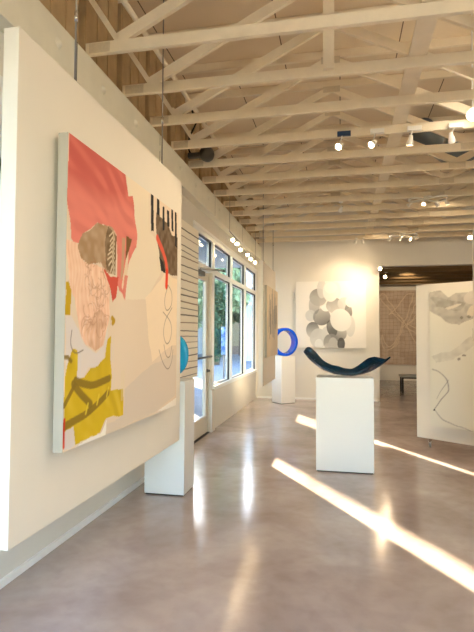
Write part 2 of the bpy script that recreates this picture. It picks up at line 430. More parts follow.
def canvas(name, label, face, O, U, W, H, th, stand=0, group=None):
    """stretched canvas: O lower left corner of the painted face, U direction to the right seen from the front"""
    O = Vector(O); U = Vector(U).normalized(); N = U.cross(Vector((0, 0, 1)))      # N towards the viewer
    C0 = O + U * (W / 2) - N * (th / 2)
    r = thing(name, label, 'painting', tuple(C0))
    Mx = Matrix(((U.x, -N.x, 0, O.x), (U.y, -N.y, 0, O.y), (0, 0, 1, O.z), (0, 0, 0, 1)))
    MB().box(0, W, .0012, th, 0, H, Mx).build('canvas_edge', M['cedge'], r)
    face.build('painted_face', r, O, U, W, H)
    if stand: MB().box(W * .3, W * .7, th, th + stand, H * .7, H * .75, Mx).build('hanging_cleat', M['steel'], r)
    return r

PD = dict(
    red=[(0.001,1.01),(0.399,1.01),(0.417,0.928),(0.454,0.939),(0.479,0.883),(0.503,0.79),(0.509,0.736),(0.427,0.656),(0.396,0.517),(0.353,0.536),(0.337,0.565),(0.331,0.745),(0.291,0.766),(0.189,0.761),(0.098,0.706),(0.071,0.663),(0.03,0.666),(0.004,0.786)],
    redlight=[(0.071,0.838),(0.416,0.953),(0.417,0.928),(0.454,0.939),(0.479,0.883),(0.503,0.79),(0.509,0.736),(0.427,0.656),(0.396,0.517),(0.353,0.536),(0.337,0.565),(0.331,0.745),(0.291,0.766),(0.189,0.761),(0.136,0.755)],
    wedge=[(0.409,0.756),(0.46,0.753),(0.405,0.648)],
    flesh=[(-0.002,0.664),(0.077,0.664),(0.103,0.606),(0.243,0.606),(0.283,0.529),(0.271,0.418),(0.237,0.326),(0.183,0.303),(0.124,0.329),(0.098,0.379),(0.084,0.412),(0.059,0.475),(0.019,0.504)],
    fleshdark=[(0.108,0.419),(0.212,0.444),(0.263,0.425),(0.237,0.326),(0.183,0.303),(0.136,0.325)],
    brown=[(0.094,0.704),(0.189,0.761),(0.291,0.766),(0.331,0.741),(0.32,0.593),(0.243,0.598),(0.207,0.621),(0.14,0.598),(0.09,0.617),(0.071,0.656)],
    olive=[(0.261,0.763),(0.331,0.741),(0.32,0.593),(0.251,0.607),(0.24,0.689)],
    redtri=[(0.229,0.604),(0.281,0.581),(0.349,0.586),(0.33,0.507),(0.303,0.486),(0.283,0.537)],
    yel1=[(-0.003,0.533),(0.012,0.534),(0.03,0.505),(0.033,0.426),(0.002,0.424)],
    yel2=[(0.004,0.232),(0.044,0.318),(0.07,0.313),(0.078,0.22),(0.119,0.222),(0.151,0.247),(0.203,0.25),(0.221,0.263),(0.258,0.28),(0.263,0.318),(0.269,0.345),(0.294,0.359),(0.301,0.162),(0.403,0.155),(0.402,0.047),(0.328,0.061),(0.265,0.057),(0.219,0.018),(0.151,0.01),(0.069,0.01),(0.058,0.068),(0.007,0.066),(-0.002,0.15),(0.001,0.223)],
    lav=[(0.003,0.421),(0.038,0.423),(0.085,0.379),(0.124,0.325),(0.189,0.296),(0.244,0.326),(0.271,0.399),(0.266,0.337),(0.246,0.279),(0.197,0.253),(0.138,0.251),(0.115,0.223),(0.072,0.223),(0.07,0.317),(0.041,0.321),(0.011,0.228)],
    lav2=[(0.006,0.066),(0.06,0.067),(0.068,0.009),(0.04,0.002),(0.005,0.002)],
    grey=[(0.275,0.037),(0.41,0.052),(0.416,0.153),(0.659,0.228),(0.993,0.26),(0.991,0.053),(0.782,0.018),(0.465,0.002),(0.276,0.001),(0.254,-0.002)],
    white1=[(0.225,0.011),(0.274,0.052),(0.261,-0.004)],
    white2=[(0.068,0.002),(0.225,0.015),(0.254,-0.002),(0.074,-0.009)],
    white3=[(0.734,0.007),(0.999,0.037),(1.0,-0.005)],
    cream=[(0.408,1.012),(0.636,1.013),(0.642,0.825),(0.723,0.806),(0.8,0.714),(0.764,0.647),(0.597,0.516),(0.414,0.502),(0.427,0.656),(0.509,0.736),(0.476,0.88),(0.419,0.93)],
    peach=[(0.596,0.525),(0.765,0.623),(0.827,0.67),(0.997,0.65),(0.991,0.311),(0.851,0.29),(0.681,0.24),(0.645,0.318)],
    dbrown=[(0.713,0.934),(0.756,0.926),(0.86,0.913),(0.917,0.871),(0.998,0.877),(1.003,0.672),(0.908,0.666),(0.84,0.671),(0.801,0.685),(0.762,0.709),(0.748,0.763),(0.723,0.806),(0.709,0.872)],
    black2=[(0.749,0.735),(0.8,0.714),(0.84,0.662),(0.776,0.672)],
    b0=[(0.647,1.013),(0.676,1.012),(0.684,0.839),(0.652,0.834)],
    b1=[(0.717,1.006),(0.745,1.007),(0.753,0.926),(0.72,0.927)],
    b2=[(0.785,0.982),(0.809,0.984),(0.816,0.873),(0.79,0.867)],
    b3=[(0.845,0.979),(0.872,0.982),(0.884,0.904),(0.851,0.901)],
    b4=[(0.903,1.002),(0.928,1.004),(0.938,0.89),(0.911,0.89)],
    b5=[(0.954,1.003),(0.979,1.004),(0.99,0.82),(0.962,0.823)],
    s_arc=[(0.729,0.816),(0.792,0.771),(0.832,0.729),(0.853,0.683),(0.848,0.613)],
    s_tip=[(0.851,0.673),(0.846,0.603)],
    s_o1=[(0.067,0.217),(0.115,0.199),(0.179,0.186),(0.285,0.204)],
    s_o2=[(0.054,0.206),(0.104,0.164),(0.158,0.127)],
    s_o3=[(0.002,0.079),(0.119,0.093),(0.222,0.125),(0.279,0.153)],
    s_o4=[(0.001,0.14),(0.062,0.201)],
    s_o5=[(0.004,0.291),(0.02,0.29),(0.037,0.277)],
    s_red=[(0.007,0.099),(0.005,0.054),(0.003,0.014)],
    s_c1=[(0.869,0.61),(0.818,0.533),(0.846,0.475),(0.927,0.51),(0.925,0.581),(0.869,0.61)],
    s_c2=[(0.928,0.5),(0.834,0.436),(0.81,0.367),(0.851,0.314),(0.904,0.328),(0.931,0.388),(0.901,0.438),(0.807,0.474)],
    s_c3=[(0.762,0.293),(0.814,0.223),(0.881,0.185),(0.935,0.226),(0.948,0.287)],
    s_c4=[(0.824,0.315),(0.852,0.255),(0.907,0.248),(0.933,0.307)],
    s_y=[(0.301,0.426),(0.317,0.415),(0.306,0.407)],
    s_l1=[(0.039,0.378),(0.03,0.331),(0.059,0.298),(0.106,0.312)],
)
# --- large abstract on the near panel
A = Canvas(300, 280, (226, 206, 182), 1.78 / 1.63); P_ = PD
A.mix(np.clip(.25 + A.n4, 0, 1) * .35, (238, 222, 200))
A.poly(P_['cream'], (236, 222, 198), .8)
A.poly(P_['grey'], (214, 200, 184), .75)
A.warp(.004); A.poly(P_['lav'], (222, 212, 206), .95, .1); A.poly(P_['lav2'], (214, 206, 204), .9)
for i in range(4): A.poly(P_['white%d' % (i)] if 'white%d' % i in P_ else P_['white1'], (246, 240, 228), .9)
A.warp(.007)
A.poly(P_['peach'], (247, 226, 196), .75, .1)
A.warp(.012); A.poly(P_['flesh'], (240, 198, 168), .95)
str_ = np.sin(A.u * 330 + A.n4 * 5 + A.n1 * 5 + A.v * 9) + A.n3 * 1.4; A.mix(np.clip(str_ - .7, 0, 1) * A.pmask(P_['flesh']) * .35, (200, 138, 104))
A.mix(np.clip(-str_ - .4, 0, 1) * A.pmask(P_['flesh']) * .5, (252, 228, 208))
A.poly(P_['fleshdark'], (178, 128, 92), .45, .7)
A.poly(P_['brown'], (158, 122, 82), .9, .2); A.poly(P_['olive'], (92, 70, 38), .85, .25)
for i in range(9):
    v0 = .74 - i * .018 - .01; A.stroke([(.275 + .01 * math.sin(i), v0), (.30, v0 + .02), (.315, v0 - .005)], .006, (225, 205, 175), .9)
for i in range(60):
    a_, b2 = rng.random() * .15 + .12, rng.random() * .24 + .38; ph = rng.random() * 6.3; r_ = .012 + .015 * rng.random()
    A.stroke([(a_ + r_ * math.cos(ph + q), b2 + 1.3 * r_ * math.sin(ph + q)) for q in (0, .7, 1.4, 2.1, 2.8)], .003, (170, 108, 80), .45)
A.warp(.008)
A.poly(P_['red'], (202, 96, 86), 1); A.mix(A.pmask(P_['red']) * np.clip(A.n4 * .6 + .15, 0, .3), (214, 110, 98))
A.mix(A.pmask(P_['red']) * np.clip((.90 - A.v0 + A.n4 * .12) / .10, 0, .85), (228, 134, 120))
st2 = np.sin((A.u0 * .3 + A.v0) * 90 + A.n4 * 10) * A.n2; A.mix(A.pmask(P_['red']) * np.clip(st2 * 1.2, 0, .3), (240, 140, 124)); A.mix(A.pmask(P_['red']) * np.clip(-st2, 0, .22), (184, 78, 70))

A.warp(.003)
A.poly(P_['wedge'], (120, 84, 42)); A.poly([(.405, .66), (.43, .70), (.42, .60), (.385, .54), (.375, .55)], (232, 208, 178)); A.poly(P_['redtri'], (210, 84, 66)); A.poly([(.375, .745), (.40, .745), (.385, .60), (.365, .57)], (196, 160, 126), .9); A.poly([(.43, .60), (.405, .50), (.385, .515), (.40, .60)], (228, 132, 118), .9)
A.warp(.006)
A.poly(P_['yel1'], (196, 158, 20)); A.poly(P_['yel2'], (210, 178, 28), 1)
st2 = np.sin((A.u0 + A.v0 * .4) * 80 + A.n4 * 8) * A.n2; A.mix(A.pmask(P_['yel2']) * np.clip(st2, 0, .35), (232, 206, 80)); A.mix(A.pmask(P_['yel2']) * np.clip(-st2, 0, .3), (178, 144, 14))
A.warp(.003)
for k_, w_ in (('s_o1', .026), ('s_o2', .028), ('s_o3', .026), ('s_o4', .018), ('s_o5', .014)): A.stroke(P_[k_], w_, (134, 108, 30), .9)
for du_ in (.0, .012, .022): A.stroke([(.385 + du_, .22), (.385 + du_, .11)], .004, (226, 210, 170), .9)
for x_, y_ in ((.13, .1), (.2, .12), (.27, .14)): A.stroke([(x_, y_), (x_ + .012, y_ + .03)], .01, (226, 200, 60), .8)
A.stroke(P_['s_red'], .012, (206, 60, 32)); A.stroke(P_['s_y'], .02, (190, 150, 30))
A.poly(P_['dbrown'], (90, 66, 38), .97, .1); A.poly(P_['black2'], (32, 26, 22))
A.stroke(P_['s_arc'], .034, (224, 92, 68)); A.stroke(P_['s_tip'], .034, (228, 62, 28))
A.warp(.0015)
for i in range(6): A.poly(P_['b%d' % i], (16, 16, 22))
for k_ in ('s_c1', 's_c2', 's_c3', 's_c4', 's_l1'): A.stroke(P_[k_], .0045, (110, 92, 78), .85)

canvas('large_painting', 'large abstract canvas in pink, mustard and beige with black bars at left', A, (-1.365, 2.325, .905), (0, 1, 0), 1.78, 1.63, .055, .029)

# --- striped canvas on the window wall behind the panel
B = Canvas(60, 560, (250, 244, 228), .6); z = .02; B.warp(.001)
k = 0
while z < .98:
    k += 1; th_ = .004 + .006 * rng.random()
    B.stroke([(-.1, z), (.4, z + .002 * rng.standard_normal()), (1.1, z + .004 * rng.standard_normal())], th_ * .8, (48, 36, 28) if k % 3 else (120, 92, 66), .95, .004)
    z += .034 + .02 * rng.random()
canvas('striped_painting', 'tall pale canvas of thin dark horizontal lines, on the left wall before the door', B, (-1.935, 5.44, .93), (0, 1, 0), 1.3, 2.01, .04)

# --- far hanging panel: grey blue vertical strokes
B = Canvas(160, 140, (216, 200, 176), 1.3); B.warp(.006)
B.mix(np.clip(B.n4 + .2, 0, .5), (232, 214, 186))
for i in range(26):
    x = .14 + .78 * rng.random(); y0 = .25 + .25 * rng.random(); hh = .2 + .35 * rng.random()
    B.stroke([(x, y0), (x + .01 * rng.standard_normal(), y0 + hh)], .03 + .02 * rng.random(), [(96, 108, 118), (150, 152, 150), (66, 78, 90), (190, 184, 174)][i % 4], .85)
canvas('stroke_painting', 'canvas with grey blue vertical brush strokes, on the far hanging panel by the windows', B, (-1.265, 8.76, 1.11), (0, 1, 0), 1.57, 1.27, .04)

# --- back wall: overlapping grey ovals
B = Canvas(240, 236, (236, 232, 224), 1.03); B.warp(.002)
def E(cx, cy, rx, ry, gcol, a=.9, fade=0, ang=0):
    g_ = gcol if isinstance(gcol, tuple) else (gcol, gcol, int(gcol * .98))
    B.ell((cx - 30) / 370, (440 - cy) / 355, rx / 370, ry / 355, g_, a, fade, ang)
E(150, 170, 48, 48, 128, .9, .5); E(168, 125, 26, 52, 205, .9); E(245, 135, 25, 45, 214, .6); E(128, 212, 30, 52, 176, .95, -.4)
E(108, 268, 28, 32, 206); E(168, 275, 48, 46, 112, .95, -.5, .4); E(120, 345, 36, 44, 104, .95, .7); E(150, 390, 46, 54, 200, .95, .2)
E(195, 370, 30, 46, 208, .9); E(190, 228, 26, 18, 244); E(236, 215, 46, 42, 142, .95, .6); E(215, 138, 42, 58, 224, 1)
E(285, 205, 34, 34, 202, .9); E(308, 248, 20, 44, 96, .95, -.4); E(322, 195, 30, 30, 232, .9); E(212, 345, 14, 34, 242); E(222, 335, 28, 46, 62, .95, -.3, .2)
E(318, 325, 26, 56, 212, .9); E(255, 362, 46, 42, 112, .95, -.6, -.4); E(268, 292, 56, 62, 226, 1, 0, .35); E(218, 410, 42, 46, 138, .95, .6)
E(228, 425, 26, 42, 184, .9); E(270, 418, 20, 34, 86, .95); E(152, 422, 22, 30, 226, .9); E(215, 120, 34, 30, 238, .5)
canvas('oval_painting', 'square white canvas of overlapping grey ovals hung on the back wall', B, (-1.03, YB - .05, 1.21), (1, 0, 0), 1.605, 1.555, .048)

# --- far room: tan canvas with looping pale lines
B = Canvas(220, 220, (200, 182, 164), 1); B.warp(.01)
B.mix(np.clip(B.n1 + .2, 0, .5), (166, 142, 120)); B.mix(np.clip(B.n3, 0, .4), (196, 172, 146))
for i in range(20):
    q = i / 20 + .02; B.stroke([(q, 0), (q + .01, 1)], .004, (132, 104, 82), .5); B.stroke([(0, q), (1, q + .01)], .004, (132, 104, 82), .5)
for pts in ([(.0, .93), (.04, .97), (.1, .9), (.2, .74), (.3, .6), (.4, .45)], [(.0, .90), (.08, .8), (.2, .66), (.3, .56)], [(.05, .22), (.02, .3), (.03, .42), (.06, .3), (.14, .22), (.24, .4), (.32, .6)],
            [(.44, .96), (.36, .95), (.28, .84), (.18, .72), (.1, .66), (.18, .7), (.3, .62)], [(.44, .96), (.40, .8), (.34, .62), (.26, .4), (.16, .22)], [(.26, .36), (.2, .24), (.1, .2)], [(.5, .9), (.42, .7), (.34, .52), (.46, .3)], [(.3, .5), (.42, .6), (.6, .7), (.8, .9), (.7, .95), (.5, .7), (.34, .5)], [(.34, .5), (.5, .4), (.7, .1), (.8, .2), (.6, .4), (.36, .55)]):
    pts = [(x, y) for x, y in pts]
    for rep in range(2): pts = [pts[0]] + [q for a, c in zip(pts, pts[1:]) for q in ((a[0] * .75 + c[0] * .25, a[1] * .75 + c[1] * .25), (a[0] * .25 + c[0] * .75, a[1] * .25 + c[1] * .75))] + [pts[-1]]
    B.stroke(pts, .010, (222, 204, 178), .8)
canvas('looping_line_painting', 'large tan canvas with pale looping lines on the far room wall behind the opening', B, (1.3, 17.74, .53), (1, 0, 0), 2.5, 2.5, .05)

# ---- freestanding movable wall on casters, with its canvas
D = Vector((.807, -.59, 0)).normalized(); N = D.cross(Vector((0, 0, 1))); O = Vector((1.03, 7.30, 0))
def frm(o): return Matrix(((D.x, -N.x, 0, o.x), (D.y, -N.y, 0, o.y), (0, 0, 1, 0), (0, 0, 0, 1)))
Mx = frm(O)
mw = thing('movable_wall', 'white movable display wall on casters at right, carrying the pale canvas with a grey patch', 'display panel', tuple(O + D * 1.2))
MB().box(-.015, 2.44, 0, .12, .125, 2.2, Mx).build('board', M['panel'], mw, bevel=.004)
for s_ in (.14, 2.3):
    c = O + D * s_ - N * .06
    cm = MB(); cm.box(-.02, .02, -.035, .035, .085, .126, Matrix.Translation(c)); cm.tube([(c.x - .016, c.y, .03), (c.x - .016, c.y, .09)], .006); cm.tube([(c.x + .016, c.y, .03), (c.x + .016, c.y, .09)], .006)
    co = cm.build('caster', M['chrome'], mw)
    MB().lathe([(0, -.012), (.026, -.012), (.032, -.006), (.032, .006), (.026, .012), (0, .012)], (c.x, c.y, .032), (1, 0, 0), 18).build('wheel', M['alu'], co)
B = Canvas(200, 180, (226, 222, 206), 1.1); B.warp(.01)
B.poly([(0, .99), (.07, 1), (.12, .95), (.18, .98), (.3, .97), (.38, 1), (.6, 1), (.62, .8), (.4, .78), (.3, .8), (.2, .74), (.1, .77), (0, .86)], (168, 162, 150), .85, .3)
B.poly([(.0, .96), (.14, .93), (.24, .9), (.2, .84), (.05, .88)], (140, 134, 124), .5, .5)
B.ell(.30, .93, .08, .05, (214, 206, 192), .8); B.ell(.16, .88, .05, .012, (224, 216, 198), .8, 0, .3); B.ell(.28, .84, .04, .03, (226, 214, 190), .8, 0, .8)
B.poly([(.02, .52), (.14, .56), (.28, .66), (.3, .6), (.16, .5), (.05, .47)], (188, 182, 168), .5, .6)
B.stroke([(.02, .42), (.07, .40), (.12, .33), (.125, .25), (.08, .19), (.03, .13)], .008, (146, 140, 132), .8)
B.stroke([(.03, .13), (.1, .05), (.2, .01), (.35, 0)], .008, (150, 144, 136), .7); B.stroke([(.05, .2), (.09, .28), (.12, .34)], .004, (120, 115, 108), .7)
B.ell(.03, .125, .008, .006, (40, 38, 36)); B.stroke([(.28, .72), (.3, .6), (.34, .5), (.42, .46)], .005, (130, 124, 112), .7)
for x, y in ((.2, .5), (.23, .53), (.3, .5), (.33, .52), (.22, .79), (.26, .8)): B.ell(x, y, .012, .01, (120, 114, 102), .7)
Oc = O + D * .21 + N * .057 + Vector((0, 0, .31))
canvas('pale_painting', 'off-white canvas with grey wash on top and thin arc, on the movable wall', B, tuple(Oc), tuple(D), 2.0, 1.79, .055)

# ---- white freestanding partition at the right edge
pw = thing('partition_wall', 'white upright partition whose edge runs down the right side of the photo', 'partition', (2.3, 4.81, 0))
MB().box(1.17, 3.6, 4.76, 4.88, .0, 2.45).build('board', M['panel'], pw, bevel=.003)
MB().box(1.18, 3.58, 4.77, 4.87, 2.45, 2.458).build('top_cap', M['white'], pw)

# ============================================================ PEDESTALS AND GLASS
def pedestal(label, c, sx, sy, h, rot=0):
    r = thing('pedestal', label, 'pedestal', (c[0], c[1], 0), rot, 'white display pedestals')
    MB().box(-sx / 2, sx / 2, -sy / 2, sy / 2, .012, h).build('column', M['ped'], r, bevel=.003, local=True)
    MB().box(-sx / 2 + .012, sx / 2 - .012, -sy / 2 + .012, sy / 2 - .012, 0, .012).build('plinth', M['dark'], r, local=True)
    return r
pedestal('white pedestal in the middle of the floor under the dark teal glass vessel', (.041, 5.7 + .2), .622, .40, 1.035)
pedestal('white pedestal below the near hanging panel at left, holding the turquoise disc', (-1.62, 4.70), .39, .32, 1.065)
pedestal('white pedestal in the far left corner of the room under the blue glass ring', (-1.25, 11.27), .37, .37, 1.035, R(42))

# teal vessel
mt = pbr('teal_glass', rgb(5, 72, 104), .05, spec=.6, trans=.5, ior=1.4, col2=rgb(2, 28, 54), scale=7, bump=.25, bscale=18)
def vessel():
    xs = [-.475, -.45, -.41, -.34, -.26, -.15, -.02, .08, .18, .27, .34, .40, .45, .50]
    zs = [1.31, 1.275, 1.225, 1.165, 1.11, 1.065, 1.046, 1.043, 1.058, 1.09, 1.13, 1.17, 1.21, 1.262]
    wd = [.03, .12, .20, .26, .30, .32, .33, .33, .32, .30, .25, .17, .06, .012]
    rise = [.0, .08, .125, .135, .11, .08, .065, .075, .11, .14, .135, .085, .02, .0]
    n = 60; ns = 16; vs = []
    X = np.linspace(xs[0], xs[-1], n)
    Z = np.interp(X, xs, zs); Wd = np.interp(X, xs, wd); Ri = np.interp(X, xs, rise)
    for pas in range(2): Z[1:-1] = (Z[:-2] + Z[1:-1] * 2 + Z[2:]) / 4; Wd[1:-1] = (Wd[:-2] + Wd[1:-1] * 2 + Wd[2:]) / 4
    for i in range(n):
        for j in range(ns + 1):
            q = j / ns * 2 - 1
            side = 1.0 if q > 0 else .45
            z = Z[i] + Ri[i] * side * q * q * (1 + .10 * math.sin(i * .33))
            vs.append((X[i] + .05, 5.88 + q * Wd[i] / 2, z + .003 * math.sin(X[i] * 16 + q * 3) * abs(q)))
    fs = [(i * (ns + 1) + j, (i + 1) * (ns + 1) + j, (i + 1) * (ns + 1) + j + 1, i * (ns + 1) + j + 1) for i in range(n - 1) for j in range(ns)]
    m_ = MB(); m_.add(vs, fs, True)
    r = thing('glass_vessel', 'long curved dark teal glass vessel with upswept pointed ends on the middle pedestal', 'glass sculpture', (.05, 5.88, 1.035))
    o = m_.build('shell', mt, r); s = o.modifiers.new('thick', 'SOLIDIFY'); s.thickness = .016; s.offset = 1
    b2 = o.modifiers.new('sub', 'SUBSURF'); b2.levels = 1; b2.render_levels = 1
    return r
vessel()
# turquoise disc
dm = pbr('turquoise_glass', rgb(40, 178, 226), .15, spec=.6, trans=.3, ior=1.3)
r = thing('glass_disc', 'turquoise rounded glass disc standing on the pedestal half behind the near panel', 'glass sculpture', (-1.70, 4.7, 1.07))
q = MB(); n = 40; vs = []; rings = [(0, -.022), (.86, -.022), (.97, -.014), (1, 0), (.97, .014), (.86, .022), (0, .022)]
for rr, dy in rings:
    for k in range(n):
        t_ = 2 * math.pi * k / n; c_, s_ = math.cos(t_), math.sin(t_); e_ = 2 / 2.3
        vs.append((-1.68 + .24 * max(rr, .001) * abs(c_) ** e_ * (1 if c_ > 0 else -1), 4.7 + dy, 1.305 + .225 * max(rr, .001) * abs(s_) ** e_ * (1 if s_ > 0 else -1)))
fs = [(i * n + k, i * n + (k + 1) % n, (i + 1) * n + (k + 1) % n, (i + 1) * n + k) for i in range(len(rings) - 1) for k in range(n)]
q.add(vs, fs, True); q.build('disc', dm, r)
MB().box(-1.75, -1.61, 4.665, 4.735, 1.066, 1.084).build('foot', M['chrome'], r, bevel=.003)
# blue ring
rm = pbr('cobalt_glass', rgb(14, 110, 250), .12, spec=.7, trans=.25, ior=1.35, col2=rgb(10, 60, 230), scale=4)
r = thing('glass_ring', 'bright cobalt blue glass ring standing upright on the far corner pedestal', 'glass sculpture', (-1.24, 11.25, 1.036), R(38))
prof = [(.255, -.10), (.262, -.108), (.305, -.10), (.312, -.09), (.312, .09), (.305, .10), (.262, .108), (.255, .10), (.255, -.10)]
MB().lathe(prof, (0, 0, .315), (0, 1, 0), 64).build('ring', rm, r, local=True)
MB().box(-.06, .06, -.05, .05, 0, .012).build('foot', M['chrome'], r, local=True)

# ============================================================ BENCH IN THE FAR ROOM
r = thing('bench', 'low bench with pale seat and dark legs standing in the far room', 'bench', (2.3, 14.2, 0))
ms = pbr('bench_seat', rgb(178, 180, 172), .4); ml = pbr('bench_leg', rgb(40, 32, 26), .4, metal=.5)
MB().box(1.55, 3.05, 13.93, 14.45, .41, .46).build('seat', ms, r, bevel=.008)
for x in (1.6, 3.0):
    for y in (13.97, 14.41): MB().box(x - .02, x + .02, y - .02, y + .02, 0, .41).build('leg', ml, r)
MB().box(1.58, 3.02, 13.95, 13.99, .375, .408).box(1.58, 3.02, 14.39, 14.43, .375, .408).build('rail', ml, r)

# ============================================================ LIGHT FITTINGS
def spot_lamp(loc, tgt, power, size=45, col=(1, .76, .50), blend=.6, rad=.03):
    L = bpy.data.lights.new('spot_lamp', 'SPOT'); L.energy = power * SP; L.spot_size = R(size); L.spot_blend = blend; L.color = col; L.shadow_soft_size = rad
    o = bpy.data.objects.new('spot_lamp', L); COL.objects.link(o); o.location = loc
    o.rotation_euler = (Vector(tgt) - Vector(loc)).to_track_quat('-Z', 'Y').to_euler(); return o
def head(parent, p, tgt, s=1.0, top=None):
    """small spot head at p aimed at tgt, hung from top"""
    p = Vector(p); d = (Vector(tgt) - p).normalized()
    if top is not None:
        MB().tube([top, (p.x, p.y, p.z + .03 * s)], .006 * s, 8).build('arm', M['fix'], parent)
    h_ = MB().lathe([(0, -.05 * s), (.018 * s, -.05 * s), (.024 * s, -.02 * s), (.036 * s, .03 * s), (.038 * s, .045 * s), (.034 * s, .045 * s), (.03 * s, .03 * s)], p, d, 18).build('lamp_head', M['fix'], parent)
    MB().lathe([(0, .036 * s), (.02 * s, .034 * s), (.029 * s, .028 * s), (0, .02 * s)], p, d, 16).build('bulb', M['bulb'], h_)
    return p + d * .06 * s
FL = [(-.01, 'spotlight under a dark blue box, leftmost of the four on the fourth truss', (-1.42, 3.3, 1.7), 48),
      (.33, 'white spotlight on the fourth truss, just left of the brace board', (-1.42, 3.7, 1.6), 42),
      (.70, 'brightest white spotlight on the fourth truss, right of the brace board', (.4, 5.9, 1.1), 20),
      (1.10, 'white spotlight on the fourth truss, rightmost of the four in that row', (1.75, 6.8, 1.5), 100)]
for i, (x, lab, tgt, pw_) in enumerate(FL):
    r = thing('ceiling_spotlight', lab, 'spotlight', (x, 5.41, 3.62), group='spotlights on the fourth truss')
    MB().box(x - .02, x + .12, 5.37, 5.41, 3.612, 3.66).build('mounting_box', M['navy'] if i == 0 else M['fix'], r, bevel=.004)
    p = head(r, (x + .01, 5.40, 3.515), tgt, 1.05, (x + .03, 5.39, 3.615))
    spot_lamp(p, tgt, pw_, 60)
def single(lab, p, tgt, top, power, s=1.0, size=55):
    r = thing('ceiling_spotlight', lab, 'spotlight', top)
    MB().lathe([(0, 0), (.035 * s, 0), (.035 * s, -.012), (0, -.014)], top, (0, 0, 1), 16).build('mounting_plate', M['fix'], r)
    q_ = head(r, p, tgt, s, (top[0], top[1], top[2] - .012))
    if power: spot_lamp(q_, tgt, power, size)
    return r
single('small white spotlight under a truss in the middle of the ceiling, on its own', (.01, 8.08, 3.50), (-1.0, 9.8, 1.7), (.01, 8.09, 3.618), 75)
single('tiny white spotlight near the back wall, left of the two side by side', (.32, 11.2, 3.54), (-.2, 11.98, 2.2), (.34, 11.2, 3.62), 22, .8, 80)
single('tiny white spotlight near the back wall, right of the two side by side', (.47, 11.2, 3.54), (.5, 11.98, 2.3), (.49, 11.2, 3.62), 12, .8, 70)
single('bright white spotlight high by the top of the right partition', (2.62, 11.1, 3.56), (2.2, 9.0, 1.6), (2.64, 11.1, 3.62), 8, 1.4)
single('bright spotlight at the upper left corner of the opening into the far room', (.885, 11.84, 3.03), (.2, 8, 1.6), (.92, 11.95, 3.12), 10, 1.2, 50)
spot_lamp((1.6, 13.2, 3.05), (2.3, 17.7, 1.8), 260, 50)
single('second bright spotlight inside the opening, lower than the one at its corner', (1.12, 13.40, 3.02), (.9, 9, 1.2), (1.15, 13.41, 3.13), 12, 1.2, 55)
r = thing('globe_lamp', 'pale round globe lamp hanging under the trusses at the right edge of the view', 'lamp', (1.22, 5.07, 3.7))
MB().lathe([(0, -.06), (.025, -.055), (.05, -.03), (.06, 0), (.05, .03), (.025, .055), (0, .06)], (1.235, 5.07, 3.60), (0, 0, 1), 24).build('globe', pbr('opal_glass', rgb(236, 222, 196), .25, emis=(1, .85, .6, 1), estr=1.6), r)
MB().tube([(1.235, 5.07, 3.655), (1.235, 5.07, 4.58)], .008).build('stem', M['fix'], r)
def globe_light(x, y, e=GLOBE_FILL):
    L = bpy.data.lights.new('globe_light', 'POINT'); L.energy = e; L.color = (1, .90, .75); L.shadow_soft_size = .065
    o = bpy.data.objects.new('globe_light', L); COL.objects.link(o); o.location = (x, y, 3.60)
globe_light(1.235, 5.07, 9)
for x, y, lab in ((4.6, 5.07, 'added fill light globe, out of view in the right part of the room'), (1.235, .6, 'added fill light globe, out of view above the viewer'), (4.6, .6, 'added fill light globe, out of view in the right rear corner of the room'), (4.6, 9.4, 'added fill light globe, out of view near the back wall at far right')):  # globe copies added out of view to brighten the ceiling
    g_ = copy_tree(r); g_.location = (x - .015, y, 3.7); g_['label'] = lab; globe_light(x, y, 45 if y > 9 else GLOBE_FILL * 2.8)

def curly(lab, c, tgts, pw_):
    r = thing('rail_spotlight', lab, 'spotlight', (c[0], c[1], c[2] + .08), group='curved rail fixtures')
    pts = []
    for k in range(41):
        t_ = k / 40 * 2 * math.pi * 1.0; pts.append((c[0] + .27 * math.cos(t_) , c[1] + .13 * math.sin(2 * t_) + .05 * math.sin(t_), c[2] + .03))
    MB().tube(pts, .015, 8).build('rail', M['fix'], r)
    MB().lathe([(0, .0), (.06, 0), (.06, .02), (0, .025)], (c[0], c[1], c[2] + .055), (0, 0, 1), 20).build('canopy', M['fix'], r)
    MB().tube([(c[0], c[1], c[2] + .03), (c[0], c[1], c[2] + .06)], .01).build('stem', M['fix'], r)
    for (dx, dy), tg in zip(((-.26, 0), (-.06, -.05), (.14, .05), (.27, 0)), tgts):
        p = head(r, (c[0] + dx, c[1] + dy, c[2] - .035), tg, .85, (c[0] + dx, c[1] + dy, c[2] + .025))
        spot_lamp(p, tg, pw_, 85)
    return r
curly('chrome curved rail fixture with four small spots under the trusses, nearer of the two', (1.30, 8.02, 3.545), ((-1.2, 9.2, 1.8), (.2, 6.3, 1.0), (2.5, 11.9, 2), (3.5, 8, 0)), 22)
curly('chrome curved rail fixture with four small spots, the one close to the back wall', (1.27, 10.85, 3.545), ((-1.0, 11.97, 2.0), (-.4, 11.97, 1.6), (.3, 11.97, 1.2), (-1.4, 11.9, 2.6)), 50)

